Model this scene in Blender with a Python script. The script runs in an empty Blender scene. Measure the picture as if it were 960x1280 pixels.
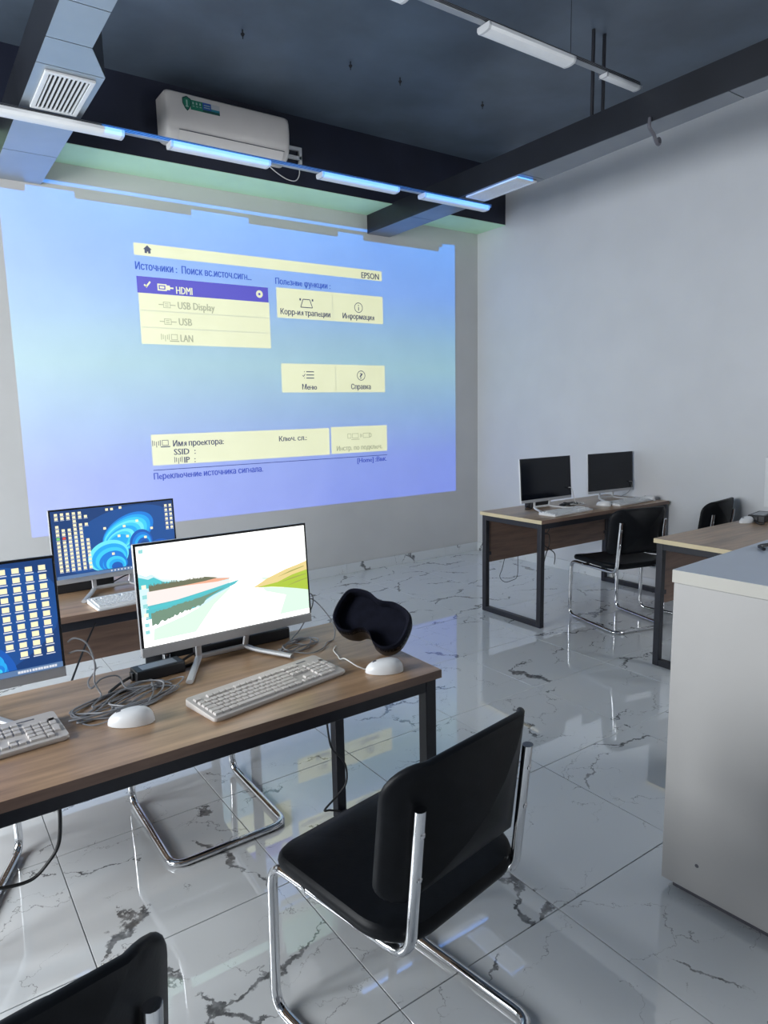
import bpy, bmesh, math, random
from mathutils import Vector, Matrix
random.seed(7)
sc = bpy.context.scene
COL = sc.collection
R = math.radians
# ------------------------------------------------------------------ camera
YAW, PITCH, ROLL, CAMH, FPX = 0.609, 0.1492, -0.0206, 1.5196, 857.3
_f = Vector((math.sin(YAW)*math.cos(PITCH), math.cos(YAW)*math.cos(PITCH), -math.sin(PITCH)))
_r0 = Vector((math.cos(YAW), -math.sin(YAW), 0)); _u0 = _r0.cross(_f)
_r = _r0*math.cos(ROLL)+_u0*math.sin(ROLL); _u = -_r0*math.sin(ROLL)+_u0*math.cos(ROLL)
cam = bpy.data.cameras.new('camera'); co = bpy.data.objects.new('camera', cam); COL.objects.link(co)
cam.sensor_fit = 'VERTICAL'; cam.sensor_height = 36; cam.sensor_width = 27; cam.lens = FPX/1280*36
cam.clip_start = .03
M = Matrix((_r, _u, -_f)).transposed().to_4x4(); M.translation = (0, 0, CAMH); co.matrix_world = M
sc.camera = co
# ------------------------------------------------------------------ view, world, lights
sc.view_settings.view_transform = 'Standard'; sc.view_settings.look = 'None'
sc.view_settings.gamma = 1; sc.view_settings.exposure = 0.13; sc.view_settings.use_curve_mapping = False
try:
    sc.cycles.use_denoising = True; sc.cycles.max_bounces = 10; sc.cycles.diffuse_bounces = 6
    sc.cycles.glossy_bounces = 5; sc.cycles.caustics_reflective = False; sc.cycles.caustics_refractive = False
    sc.cycles.sample_clamp_indirect = 6
except Exception: pass
wd = bpy.data.worlds.new('sky'); sc.world = wd; wd.use_nodes = True
wd.node_tree.nodes['Background'].inputs[0].default_value = (.62, .74, .95, 1)
wd.node_tree.nodes['Background'].inputs[1].default_value = 1.0
# room extents
XL, XR, YB, YF, ZC = -2.4, 4.957, -2.4, 5.364, 3.746
SOF, YBEAM = 3.237, 4.973
WINS = [(1.3, 2.6), (2.9, 4.2)]          # the windows of the left wall (outside the frame), y ranges
WZ0, WZ1 = .95, 2.75
FILL_WIN = (-2.1, -.3)                        # unseen window added in the right wall to brighten the right floor
DAY = 112.0
for a, b in WINS:                        # daylight entering through the two windows
    l = bpy.data.lights.new('window_and_fill_light', 'AREA'); l.shape = 'RECTANGLE'; l.size = WZ1-WZ0; l.size_y = b-a
    l.energy = DAY*(b-a)*(1.1 if a < 2 else .62); l.color = (.94, .975, 1.0)
    o = bpy.data.objects.new('window_and_fill_light', l); COL.objects.link(o)
    o.location = (XL-.05, (a+b)/2, (WZ0+WZ1)/2); o.rotation_euler = (0, -math.pi/2, 0)
l = bpy.data.lights.new('window_and_fill_light', 'AREA'); l.shape = 'RECTANGLE'; l.size = WZ1-WZ0; l.size_y = FILL_WIN[1]-FILL_WIN[0]  # added fill lamp at the made-up right window, lifts the right floor
l.energy = 120.0; l.color = (.94, .975, 1.0)
o = bpy.data.objects.new('window_and_fill_light', l); COL.objects.link(o)
o.location = (XR+.05, sum(FILL_WIN)/2, (WZ0+WZ1)/2); o.rotation_euler = (0, math.pi/2, 0)
# the projector's lamp: a point source whose colour over the beam holds the menu background and tiles, not its lettering
PX, PY, PZ = 2.185, .174, 3.0
PROJ_E = 1020.0
pl = bpy.data.lights.new('projector_lamp', 'POINT'); pl.energy = PROJ_E; pl.shadow_soft_size = 0.0
plo = bpy.data.objects.new('projector_lamp', pl); plo.location = (PX, PY, PZ); COL.objects.link(plo)
IX0, IX1, IZ0, IZ1 = .69, 4.655, .665, 3.115
def projector_nodes():
    pl.use_nodes = True; nt = pl.node_tree; N = nt.nodes; L = nt.links
    em = [n for n in N if n.type == 'EMISSION'][0]
    def mth(op, a, b=None, c=None):
        n = N.new('ShaderNodeMath'); n.operation = op
        for i, v in enumerate((a, b, c)):
            if v is None: continue
            if isinstance(v, (int, float)): n.inputs[i].default_value = v
            else: L.new(v, n.inputs[i])
        return n.outputs[0]
    g = N.new('ShaderNodeNewGeometry'); s = N.new('ShaderNodeSeparateXYZ'); L.new(g.outputs['Incoming'], s.inputs[0])
    D = YF-PY
    u = mth('DIVIDE', s.outputs[0], s.outputs[1]); v = mth('DIVIDE', s.outputs[2], s.outputs[1])
    x = mth('MULTIPLY_ADD', u, D, PX); z = mth('MULTIPLY_ADD', v, D, PZ)     # where the ray meets the front wall
    def rng(t, a, b): return mth('COMPARE', t, (a+b)/2, abs(b-a)/2)
    def box(x0, x1, z0, z1): return mth('MULTIPLY', rng(x, x0, x1), rng(z, z0, z1))
    ramp = N.new('ShaderNodeValToRGB'); e = ramp.color_ramp.elements
    L.new(mth('DIVIDE', mth('SUBTRACT', z, IZ0), IZ1-IZ0), ramp.inputs[0])
    st = [(0, (.045, .14, .90)), (.16, (.04, .15, .86)), (.34, (.07, .29, .68)), (.5, (.15, .45, .58)), (.6, (.10, .38, .62)),
          (.78, (.0, .25, .95)), (1, (.0, .30, 1.15))]
    e[0].position = 0; e[0].color = (*st[0][1], 1); e[1].position = 1; e[1].color = (*st[-1][1], 1)
    for p, c in st[1:-1]:
        k = e.new(p); k.color = (*c, 1)
    col = ramp.outputs[0]
    def lay(mask, c):
        nonlocal col
        m = N.new('ShaderNodeMix'); m.data_type = 'RGBA'
        L.new(mask, m.inputs[0]); L.new(col, m.inputs[6]); m.inputs[7].default_value = (*c, 1); col = m.outputs[2]
    CREAM, GREY = (.82, .86, .44), (.45, .50, .30)
    for b in [(1.543, 3.769, 2.680, 2.767), (1.554, 2.620, 2.040, 2.410), (2.690, 3.774, 2.296, 2.541), (2.706, 3.781, 1.675, 1.919),
              (1.573, 3.158, 1.121, 1.359), (3.176, 3.793, 1.124, 1.366)]: lay(box(*b), CREAM)
    lay(box(1.549, 2.614, 2.408, 2.531), CREAM)
    for b in [(1.556, 2.616, 2.283, 2.289), (1.556, 2.618, 2.160, 2.166), (3.230, 3.236, 2.30, 2.54), (3.241, 3.247, 1.677, 1.917)]: lay(box(*b), GREY)
    inside = box(IX0, IX1, IZ0, IZ1)
    fall = mth('POWER', mth('ADD', mth('ADD', mth('MULTIPLY', u, u), mth('MULTIPLY', v, v)), 1.0), 1.5)
    both = mth('MULTIPLY', inside, fall)
    # only the half-space in front of the lens
    n = N.new('ShaderNodeMath'); n.operation = 'MULTIPLY'; L.new(both, n.inputs[0]); L.new(FWD(mth, s), n.inputs[1])
    L.new(col, em.inputs[0]); L.new(n.outputs[0], em.inputs[1])
def FWD(mth, s): return mth('LESS_THAN', mth('MULTIPLY', s.outputs[1], INC_SIGN), 0.0)
INC_SIGN = -1.0
projector_nodes()

# ------------------------------------------------------------------ materials
def mat(name, color=(.5, .5, .5), rough=.5, metal=0.0, spec=.5, build=None, emit=None):
    m = bpy.data.materials.new(name); m.use_nodes = True; nt = m.node_tree; b = nt.nodes['Principled BSDF']
    b.inputs['Base Color'].default_value = (*color, 1); b.inputs['Roughness'].default_value = rough
    b.inputs['Metallic'].default_value = metal; b.inputs['Specular IOR Level'].default_value = spec
    if emit:
        b.inputs['Base Color'].default_value = (.01, .01, .01, 1)
        b.inputs['Emission Color'].default_value = (*emit[0], 1); b.inputs['Emission Strength'].default_value = emit[1]
    m.diffuse_color = (*color, 1)
    if build: build(nt, b)
    return m
def noise(nt, scale, detail=3, coord='Object', stretch=None, rough=.5):
    tc = nt.nodes.new('ShaderNodeTexCoord'); mp = nt.nodes.new('ShaderNodeMapping'); n = nt.nodes.new('ShaderNodeTexNoise')
    nt.links.new(tc.outputs[coord], mp.inputs[0]); nt.links.new(mp.outputs[0], n.inputs['Vector'])
    if stretch: mp.inputs['Scale'].default_value = stretch
    n.inputs['Scale'].default_value = scale; n.inputs['Detail'].default_value = detail; n.inputs['Roughness'].default_value = rough
    return n, mp, tc
def ramp(nt, src, stops):
    r = nt.nodes.new('ShaderNodeValToRGB'); nt.links.new(src, r.inputs[0]); e = r.color_ramp.elements
    e[0].position, e[1].position = stops[0][0], stops[-1][0]
    e[0].color = (*stops[0][1], 1); e[1].color = (*stops[-1][1], 1)
    for p, c in stops[1:-1]: k = e.new(p); k.color = (*c, 1)
    return r.outputs[0]
def bump(nt, b, h, strength=.2, dist=.002):
    n = nt.nodes.new('ShaderNodeBump'); n.inputs['Strength'].default_value = strength; n.inputs['Distance'].default_value = dist
    nt.links.new(h, n.inputs['Height']); nt.links.new(n.outputs[0], b.inputs['Normal'])
def paint(c, var=.04, scale=6, bs=.15):
    def f(nt, b):
        n, _, _ = noise(nt, scale, 5)
        nt.links.new(ramp(nt, n.outputs[0], [(.35, tuple(v*(1-var) for v in c)), (.65, tuple(min(1, v*(1+var)) for v in c))]), b.inputs['Base Color'])
        n2, _, _ = noise(nt, 180, 2); bump(nt, b, n2.outputs[0], bs, .001)
    return f
def wood(dark, light, lines=True):
    def f(nt, b):
        n, mp, tc = noise(nt, 2.2, 8, stretch=(1.2, 14, 14), rough=.62)
        n2, _, _ = noise(nt, 1.1, 4, stretch=(.8, 5, 5))
        a = nt.nodes.new('ShaderNodeMath'); a.operation = 'MULTIPLY_ADD'
        nt.links.new(n2.outputs[0], a.inputs[0]); a.inputs[1].default_value = .45
        nt.links.new(n.outputs[0], a.inputs[2])
        c = ramp(nt, a.outputs[0], [(.48, dark), (.68, tuple((p+q)/2 for p, q in zip(dark, light))), (.9, light)])
        nt.links.new(c, b.inputs['Base Color'])
        bump(nt, b, n.outputs[0], .12, .001)
    return f
def marble(nt, b):
    tc = nt.nodes.new('ShaderNodeTexCoord'); oi = nt.nodes.new('ShaderNodeObjectInfo')
    k = nt.nodes.new('ShaderNodeVectorMath'); k.operation = 'SCALE'; k.inputs[0].default_value = (37., 61., 17.)
    nt.links.new(oi.outputs['Random'], k.inputs['Scale'])
    ad = nt.nodes.new('ShaderNodeVectorMath'); ad.operation = 'ADD'
    nt.links.new(tc.outputs['Object'], ad.inputs[0]); nt.links.new(k.outputs[0], ad.inputs[1])
    wn = nt.nodes.new('ShaderNodeTexNoise'); wn.inputs['Scale'].default_value = 4.5; wn.inputs['Detail'].default_value = 6; wn.inputs['Roughness'].default_value = .62
    nt.links.new(ad.outputs[0], wn.inputs['Vector'])
    sb = nt.nodes.new('ShaderNodeVectorMath'); sb.operation = 'MULTIPLY_ADD'; sb.inputs[1].default_value = (.34, .34, .34)
    nt.links.new(wn.outputs['Color'], sb.inputs[0]); nt.links.new(ad.outputs[0], sb.inputs[2])
    def veins(scale, w0, w1, seed):
        mp = nt.nodes.new('ShaderNodeMapping'); mp.inputs['Location'].default_value = (seed, seed*.7, 0); mp.inputs['Rotation'].default_value = (0, 0, R(38)); mp.inputs['Scale'].default_value = (1.0, 2.0, 1)
        nt.links.new(sb.outputs[0], mp.inputs[0])
        v = nt.nodes.new('ShaderNodeTexVoronoi'); v.feature = 'DISTANCE_TO_EDGE'; v.voronoi_dimensions = '2D'; v.inputs['Scale'].default_value = scale
        nt.links.new(mp.outputs[0], v.inputs['Vector'])
        nm = nt.nodes.new('ShaderNodeTexNoise'); nm.inputs['Scale'].default_value = 2.6; nm.inputs['Detail'].default_value = 4
        nt.links.new(mp.outputs[0], nm.inputs['Vector'])
        wd_ = nt.nodes.new('ShaderNodeMapRange'); nt.links.new(nm.outputs[0], wd_.inputs[0])
        wd_.inputs[1].default_value = .50; wd_.inputs[2].default_value = .76; wd_.inputs[3].default_value = w0; wd_.inputs[4].default_value = w1
        d = nt.nodes.new('ShaderNodeMath'); d.operation = 'DIVIDE'; nt.links.new(v.outputs['Distance'], d.inputs[0]); nt.links.new(wd_.outputs[0], d.inputs[1])
        r = nt.nodes.new('ShaderNodeMapRange'); nt.links.new(d.outputs[0], r.inputs[0]); r.inputs[1].default_value = .45; r.inputs[2].default_value = 1.0
        r.inputs[3].default_value = 1; r.inputs[4].default_value = 0
        gate = nt.nodes.new('ShaderNodeMapRange'); nt.links.new(nm.outputs[0], gate.inputs[0]); gate.inputs[1].default_value = .47; gate.inputs[2].default_value = .53
        m_ = nt.nodes.new('ShaderNodeMath'); m_.operation = 'MULTIPLY'; nt.links.new(r.outputs[0], m_.inputs[0]); nt.links.new(gate.outputs[0], m_.inputs[1])
        return m_.outputs[0]
    v1 = veins(1.25, .005, .06, 3.1); v2 = veins(2.9, .003, .02, 9.7)
    fine = nt.nodes.new('ShaderNodeTexNoise'); fine.inputs['Scale'].default_value = 38; fine.inputs['Detail'].default_value = 4
    nt.links.new(ad.outputs[0], fine.inputs['Vector'])
    mod = nt.nodes.new('ShaderNodeMapRange'); nt.links.new(fine.outputs[0], mod.inputs[0]); mod.inputs[1].default_value = .35; mod.inputs[2].default_value = .62; mod.inputs[3].default_value = .55; mod.inputs[4].default_value = 1
    mx = nt.nodes.new('ShaderNodeMath'); mx.operation = 'MAXIMUM'; nt.links.new(v1, mx.inputs[0])
    h = nt.nodes.new('ShaderNodeMath'); h.operation = 'MULTIPLY'; nt.links.new(v2, h.inputs[0]); h.inputs[1].default_value = .55
    nt.links.new(h.outputs[0], mx.inputs[1])
    m2 = nt.nodes.new('ShaderNodeMath'); m2.operation = 'MULTIPLY'; nt.links.new(mx.outputs[0], m2.inputs[0]); nt.links.new(mod.outputs[0], m2.inputs[1])
    cl = ramp(nt, m2.outputs[0], [(0, (.70, .725, .74)), (.5, (.31, .32, .33)), (1, (.12, .125, .13))])
    nt.links.new(cl, b.inputs['Base Color']); b.inputs['IOR'].default_value = 1.8
def brushed(c0, c1):
    def f(nt, b):
        n, _, _ = noise(nt, 3, 4)
        nt.links.new(ramp(nt, n.outputs[0], [(.3, c0), (.7, c1)]), b.inputs['Base Color'])
    return f
MT = dict(
    marble=mat('marble_tile', (.7, .7, .7), .018, spec=1.0, build=marble),
    skirt=mat('marble_skirting', (.7, .7, .7), .12, build=marble),
    grout=mat('dark_grout', (.12, .125, .13), .9, build=paint((.12, .125, .13))),
    wall=mat('white_wall_paint', (.61, .605, .595), .55, build=paint((.61, .605, .595), .02, 3)),
    rwall=mat('pale_grey_wall_paint', (.66, .67, .69), .5, build=paint((.66, .67, .69), .02, 3)),
    ceil=mat('charcoal_ceiling_paint', (.080, .105, .14), .45, build=paint((.080, .105, .14), .2, 2.2, .25)),
    beam=mat('navy_beam_paint', (.012, .015, .032), .45, build=paint((.012, .015, .032), .15, 3)),
    soffit=mat('pale_green_soffit_paint', (.62, .93, .64), .6, build=paint((.62, .93, .64), .03, 3)),
    duct=mat('satin_sheet_metal', (.40, .44, .48), .36, metal=.8, build=brushed((.37, .41, .45), (.43, .47, .51))),
    duct2=mat('dark_satin_duct', (.20, .22, .25), .34, metal=.75, build=brushed((.17, .19, .22), (.23, .25, .28))),
    ductb=mat('black_duct_paint', (.012, .014, .02), .4, build=paint((.012, .014, .02), .2, 3)),
    grille=mat('white_grille', (.72, .74, .76), .4, build=paint((.72, .74, .76), .03, 8)),
    dark=mat('dark_void', (.012, .013, .016), .8, build=paint((.012, .013, .016))),
    white=mat('white_plastic', (.74, .75, .76), .35, build=paint((.74, .75, .76), .02, 8, .03)),
    acw=mat('ac_white_plastic', (.70, .66, .63), .35, build=paint((.70, .66, .63), .02, 4, .02)),
    kbw=mat('keyboard_plastic', (.54, .505, .475), .45, build=paint((.54, .505, .475), .03, 12, .03)),
    key=mat('keycap_plastic', (.58, .545, .515), .45, build=paint((.58, .545, .515), .03, 9, .03)),
    silver=mat('silver_plastic', (.50, .51, .53), .35, metal=.35, build=brushed((.48, .49, .51), (.53, .54, .56))),
    bezel=mat('black_bezel', (.012, .013, .016), .25, build=paint((.012, .013, .016), .1, 8, .02)),
    off=mat('dark_glass_screen', (.004, .006, .012), .10, spec=.35, build=paint((.006, .008, .014), .1, 2, .0)),
    black=mat('black_plastic', (.012, .013, .018), .42, spec=.35, build=paint((.018, .019, .022), .15, 9, .05)),
    foam=mat('black_foam', (.007, .008, .016), .8, spec=.12, build=paint((.007, .008, .016), .2, 40, .4)),
    greyp=mat('grey_plastic', (.10, .10, .12), .5, build=paint((.10, .10, .12), .1, 20, .1)),
    rear=mat('grey_back_wall_paint', (.16, .16, .17), .6, build=paint((.16, .16, .17), .03, 3)),
    leather=mat('black_leatherette', (.005, .006, .008), .42, spec=.13, build=paint((.007, .008, .010), .15, 30, .2)),
    chrome=mat('chrome', (.74, .75, .77), .09, metal=1.0, build=brushed((.70, .71, .73), (.78, .79, .81))),
    frame=mat('black_powder_coat', (.014, .015, .022), .42, build=paint((.014, .015, .022), .1, 30, .1)),
    top=mat('walnut_laminate', (.22, .15, .11), .30, build=wood((.17, .105, .062), (.47, .295, .17))),
    panel=mat('brown_panel_laminate', (.13, .085, .065), .42, build=wood((.12, .074, .056), (.25, .16, .12))),
    edge=mat('cream_edge_band', (.62, .52, .33), .45, build=paint((.62, .52, .33), .04, 10, .03)),
    cab=mat('white_melamine', (.45, .44, .43), .4, build=paint((.45, .44, .43), .025, 2.5, .03)),
    cabtop=mat('grey_melamine', (.46, .52, .62), .30, build=paint((.46, .52, .62), .03, 4, .03)),
    cabedge=mat('pale_melamine_edge', (.50, .485, .44), .4, build=paint((.50, .485, .44), .03, 6, .03)),
    gcable=mat('grey_cable', (.22, .225, .24), .5, build=paint((.22, .225, .24), .05, 30, .02)),
    bcable=mat('black_cable', (.012, .012, .014), .5, build=paint((.012, .012, .014), .05, 30, .02)),
    wcable=mat('white_cable', (.68, .68, .66), .45, build=paint((.68, .68, .66), .03, 30, .02)),
    lampb=mat('lamp_housing', (.55, .56, .58), .4, build=paint((.55, .56, .58), .03, 20, .02)),
    diff=mat('opal_diffuser', (.80, .81, .82), .3, build=paint((.80, .81, .82), .02, 9, .02)),
    rail=mat('grey_rail', (.30, .32, .35), .4, metal=.3, build=brushed((.28, .30, .33), (.34, .36, .39))),
    rubber=mat('black_rubber', (.02, .02, .02), .7, build=paint((.02, .02, .02))),
    lens=mat('lens_glass', (.02, .02, .03), .08, build=paint((.02, .02, .03), .1, 5, 0)),
    wframe=mat('window_frame_plastic', (.75, .75, .75), .4, build=paint((.75, .75, .75), .02, 5)),
)
# ------------------------------------------------------------------ mesh helpers
class MB:
    def __init__(s): s.v, s.f, s.mi = [], [], []
    def add(s, vs, fs, mi=0):
        n = len(s.v); s.v += [tuple(p) for p in vs]; s.f += [tuple(i+n for i in f) for f in fs]; s.mi += [mi]*len(fs); return s
    def box(s, x0, x1, y0, y1, z0, z1, mi=0):
        v = [(x, y, z) for z in (z0, z1) for y in (y0, y1) for x in (x0, x1)]
        return s.add(v, [(0, 2, 3, 1), (4, 5, 7, 6), (0, 1, 5, 4), (2, 6, 7, 3), (0, 4, 6, 2), (1, 3, 7, 5)], mi)
    def taper(s, x0, x1, y0, y1, z0, z1, i, mi=0):
        v = [(x0, y0, z0), (x1, y0, z0), (x1, y1, z0), (x0, y1, z0), (x0+i, y0+i, z1), (x1-i, y0+i, z1), (x1-i, y1-i, z1), (x0+i, y1-i, z1)]
        return s.add(v, [(3, 2, 1, 0), (4, 5, 6, 7), (0, 1, 5, 4), (1, 2, 6, 5), (2, 3, 7, 6), (3, 0, 4, 7)], mi)
    def prism(s, poly, fn, a, b, mi=0):
        """extrude a 2-D outline: fn(p, q, t) -> point"""
        n = len(poly)
        v = [fn(p, q, a) for p, q in poly]+[fn(p, q, b) for p, q in poly]
        f = [tuple(range(n-1, -1, -1)), tuple(range(n, 2*n))]+[(i, (i+1) % n, n+(i+1) % n, n+i) for i in range(n)]
        return s.add(v, f, mi)
    def rings(s, rs, cap=True, mi=0, closed=True):
        n = len(rs[0]); v = [p for r in rs for p in r]; f = []
        for k in range(len(rs)-1):
            for i in range(n if closed else n-1):
                j = (i+1) % n; f.append((k*n+i, k*n+j, (k+1)*n+j, (k+1)*n+i))
        if cap: f += [tuple(range(n-1, -1, -1)), tuple(range((len(rs)-1)*n, len(rs)*n))]
        return s.add(v, f, mi)
    def tube(s, pts, r, n=10, closed=False, r2=None, up=None, mi=0):
        P = [Vector(p) for p in pts]; m = len(P); T = []
        for i in range(m):
            a = P[i-1] if (i or closed) else P[0]; b = P[(i+1) % m] if (i < m-1 or closed) else P[-1]
            t = (b-a); T.append(t.normalized() if t.length > 1e-9 else Vector((0, 0, 1)))
        u = Vector(up) if up else (Vector((0, 0, 1)) if abs(T[0].z) < .9 else Vector((1, 0, 0)))
        rs = []
        for i in range(m):
            u = (u-T[i]*u.dot(T[i])); u = u.normalized() if u.length > 1e-6 else T[i].orthogonal().normalized()
            w = T[i].cross(u)
            rs.append([P[i]+u*(r*math.cos(2*math.pi*k/n))+w*((r2 or r)*math.sin(2*math.pi*k/n)) for k in range(n)])
        if closed: rs.append(rs[0]); return s.rings(rs, False, mi)
        return s.rings(rs, True, mi)
    def lathe(s, prof, n=20, c=(0, 0, 0), axis='z', mi=0):
        rs = []
        for r, h in prof:
            ring = []
            for k in range(n):
                a = 2*math.pi*k/n; p, q = r*math.cos(a), r*math.sin(a)
                ring.append({'z': (c[0]+p, c[1]+q, c[2]+h), 'y': (c[0]+q, c[1]+h, c[2]+p), 'x': (c[0]+h, c[1]+p, c[2]+q)}[axis])
            rs.append(ring)
        return s.rings(rs, True, mi)
def mesh(name, mb, mats, smooth=False):
    me = bpy.data.meshes.new(name); me.from_pydata(mb.v, [], mb.f)
    for m in (mats if isinstance(mats, (list, tuple)) else [mats]): me.materials.append(m)
    if any(mb.mi): me.polygons.foreach_set('material_index', mb.mi)
    bm = bmesh.new(); bm.from_mesh(me); bmesh.ops.recalc_face_normals(bm, faces=bm.faces); bm.to_mesh(me); bm.free()
    if smooth:
        me.polygons.foreach_set('use_smooth', [True]*len(me.polygons))
        try: me.set_sharp_from_angle(angle=R(40))
        except Exception: pass
    return me
def link(name, me, parent=None, loc=(0, 0, 0), rz=0):
    o = bpy.data.objects.new(name, me); COL.objects.link(o); o.location = loc; o.rotation_euler = (0, 0, rz)
    if parent: o.parent = parent
    return o
def mk(name, mb, m, parent=None, smooth=False, bevel=0, seg=2, loc=(0, 0, 0), rz=0, label=None):
    o = link(name, mesh(name, mb, m, smooth), parent, loc, rz)
    if bevel:
        b = o.modifiers.new('bevel', 'BEVEL'); b.width = bevel; b.segments = seg; b.limit_method = 'ANGLE'; b.angle_limit = R(40)
        for p in o.data.polygons: p.use_smooth = True
        try: o.data.set_sharp_from_angle(angle=R(35))
        except Exception: pass
    if label: o['label'] = label
    return o
def tag(o, label, cat, group=None, kind=None):
    o['label'] = label; o['category'] = cat
    if group: o['group'] = group
    if kind: o['kind'] = kind
    return o
def thing(name, label, cat, loc=(0, 0, 0), rz=0, group=None):
    o = link(name, None, None, loc, rz); o.empty_display_size = .1
    return tag(o, label, cat, group)
def struct(name, mb, m, parent=None, **k):
    o = mk(name, mb, m, parent, **k); o['kind'] = 'structure'; return o
def copy_tree(o, parent=None):
    c = o.copy(); COL.objects.link(c)
    if parent: c.parent = parent
    for ch in list(o.children): copy_tree(ch, c)
    return c
def fillet(pts, rad, seg=6):
    P = [Vector(p) for p in pts]; out = [P[0]]
    for i in range(1, len(P)-1):
        a, b, c = P[i-1], P[i], P[i+1]; d1 = (a-b); d2 = (c-b)
        r = min(rad, d1.length*.49, d2.length*.49); p0 = b+d1.normalized()*r; p1 = b+d2.normalized()*r
        for k in range(seg+1):
            t = k/seg; out.append(p0*(1-t)**2+b*2*t*(1-t)+p1*t*t)
    out.append(P[-1]); return out
def spline(pts, n=8, closed=False):
    P = [Vector(p) for p in pts]; m = len(P); out = []
    for i in range(m if closed else m-1):
        g = (lambda k: P[k % m]) if closed else (lambda k: P[max(0, min(m-1, k))])
        a, b, c, d = g(i-1), g(i), g(i+1), g(i+2)
        for k in range(n):
            t = k/n
            out.append(.5*((2*b)+(c-a)*t+(2*a-5*b+4*c-d)*t*t+(3*b-a-3*c+d)*t**3))
    if not closed: out.append(P[-1])
    return out
def rrect(w, h, r, n=6):
    """outline of a rounded rectangle; r may be (tr, tl, bl, br)"""
    rr = r if isinstance(r, tuple) else (r,)*4; o = []
    for (sx, sy), q, a0 in zip(((1, 1), (-1, 1), (-1, -1), (1, -1)), rr, (0, 90, 180, 270)):
        cx, cy = sx*(w/2-q), sy*(h/2-q)
        for k in range(n+1):
            a = R(a0+90*k/n); o.append((cx+q*math.cos(a), cy+q*math.sin(a)))
    return o
def pad(outline, th, fn, rnd=None, inner=(.33, .66, .9)):
    """cushion: rounded-edge slab over an outline; fn(p, q, t) -> point, t across the thickness"""
    rnd = rnd or th/2; mb = MB(); rs = []
    mn = max(max(abs(p) for p, _ in outline), 1e-6)
    def ring(s, t): return [fn(p*s, q*s, t) for p, q in outline]
    e = lambda d: 1-d/mn
    for s in (.02,)+inner: rs.append(ring(s*e(rnd), -th/2))
    for k in range(1, 6):
        a = math.pi*(k/6-.5)
        rs.append(ring(e(rnd*(1-math.cos(a))), math.sin(a)*th/2))
    for s in tuple(reversed(inner))+(.02,): rs.append(ring(s*e(rnd), th/2))
    mb.rings(rs, True); return mb

# ------------------------------------------------------------------ the room
slab = MB().box(XL-.1, XR+.1, YB-.1, YF+.1, -.06, -.004)
floor = struct('floor', slab, MT['grout'])
TX0, TY0, T, G = -.3032, 2.4585, .6, .0016
gx = [TX0+T*i for i in range(-4, 10)]; gy = [TY0+T*j for j in range(-9, 6)]
xs = [XL]+[x for x in gx if XL+.02 < x < XR-.02]+[XR]; ys = [YB]+[y for y in gy if YB+.02 < y < YF-.02]+[YF]
cache = {}
for i in range(len(xs)-1):
    for j in range(len(ys)-1):
        w, h = round(xs[i+1]-xs[i]-2*G, 4), round(ys[j+1]-ys[j]-2*G, 4)
        if (w, h) not in cache:
            cache[(w, h)] = mesh('floor_tile', MB().box(-w/2, w/2, -h/2, h/2, -.01, -.0008).taper(-w/2, w/2, -h/2, h/2, -.0008, 0, .0008), MT['marble'])
        link('floor_tile', cache[(w, h)], floor, ((xs[i]+xs[i+1])/2, (ys[j]+ys[j+1])/2, 0))
struct('wall_front', MB().box(XL-.1, XR+.1, YF, YF+.12, -.05, ZC+.1), MT['wall'])
struct('wall_right', MB().box(XR, XR+.12, FILL_WIN[1], YF, -.05, ZC+.1).box(XR, XR+.12, YB-.1, FILL_WIN[0], -.05, ZC+.1).box(XR, XR+.12, FILL_WIN[0], FILL_WIN[1], -.05, WZ0).box(XR, XR+.12, FILL_WIN[0], FILL_WIN[1], WZ1, ZC+.1), MT['rwall'])
struct('wall_back', MB().box(XL-.1, XR+.1, YB-.12, YB, -.05, ZC+.1), MT['rear'])
wl = MB(); ye = [YB]+[v for w in WINS for v in w]+[YF]
for k in range(0, len(ye), 2): wl.box(XL-.12, XL, ye[k], ye[k+1], -.05, ZC+.1)
for a, b in WINS: wl.box(XL-.12, XL, a, b, -.05, WZ0); wl.box(XL-.12, XL, a, b, WZ1, ZC+.1)
struct('wall_left', wl, MT['wall'])
for k, (a, b) in enumerate(WINS):
    f = MB()
    for y0, y1, z0, z1 in ((a, b, WZ0, WZ0+.06), (a, b, WZ1-.06, WZ1), (a, a+.06, WZ0, WZ1), (b-.06, b, WZ0, WZ1), ((a+b)/2-.03, (a+b)/2+.03, WZ0, WZ1)):
        f.box(XL-.04, XL+.01, y0, y1, z0, z1)
    struct('window_%d' % (k+1), f, MT['wframe'])
a, b = FILL_WIN; f = MB()
for y0, y1, z0, z1 in ((a, b, WZ0, WZ0+.06), (a, b, WZ1-.06, WZ1), (a, a+.06, WZ0, WZ1), (b-.06, b, WZ0, WZ1), ((a+b)/2-.03, (a+b)/2+.03, WZ0, WZ1)):
    f.box(XR-.01, XR+.04, y0, y1, z0, z1)
struct('window_3', f, MT['wframe'])  # frame of the window added for fill light
struct('ceiling', MB().box(XL-.1, XR+.1, YB-.1, YF+.1, ZC, ZC+.12), MT['ceil'])
tb = struct('trim_1', MB().box(XL, XR, YBEAM, YF, SOF+.004, ZC), MT['beam'])
tb['label'] = 'dark navy ceiling beam along the front wall'
struct('soffit', MB().box(XL, XR, YBEAM, YF, SOF, SOF+.004), MT['soffit'], tb, label='pale green underside')
BBH = .092
bf = struct('baseboard_front', MB().box(XL, XR, YF-.004, YF, 0, BBH-.002), MT['grout'])
for i in range(len(xs)-1):
    mk('skirting_tile', MB().box(xs[i]+.001, xs[i+1]-.001-(.012 if i == len(xs)-2 else 0), YF-.012, YF-.004, .001, BBH), MT['skirt'], bf)
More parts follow.
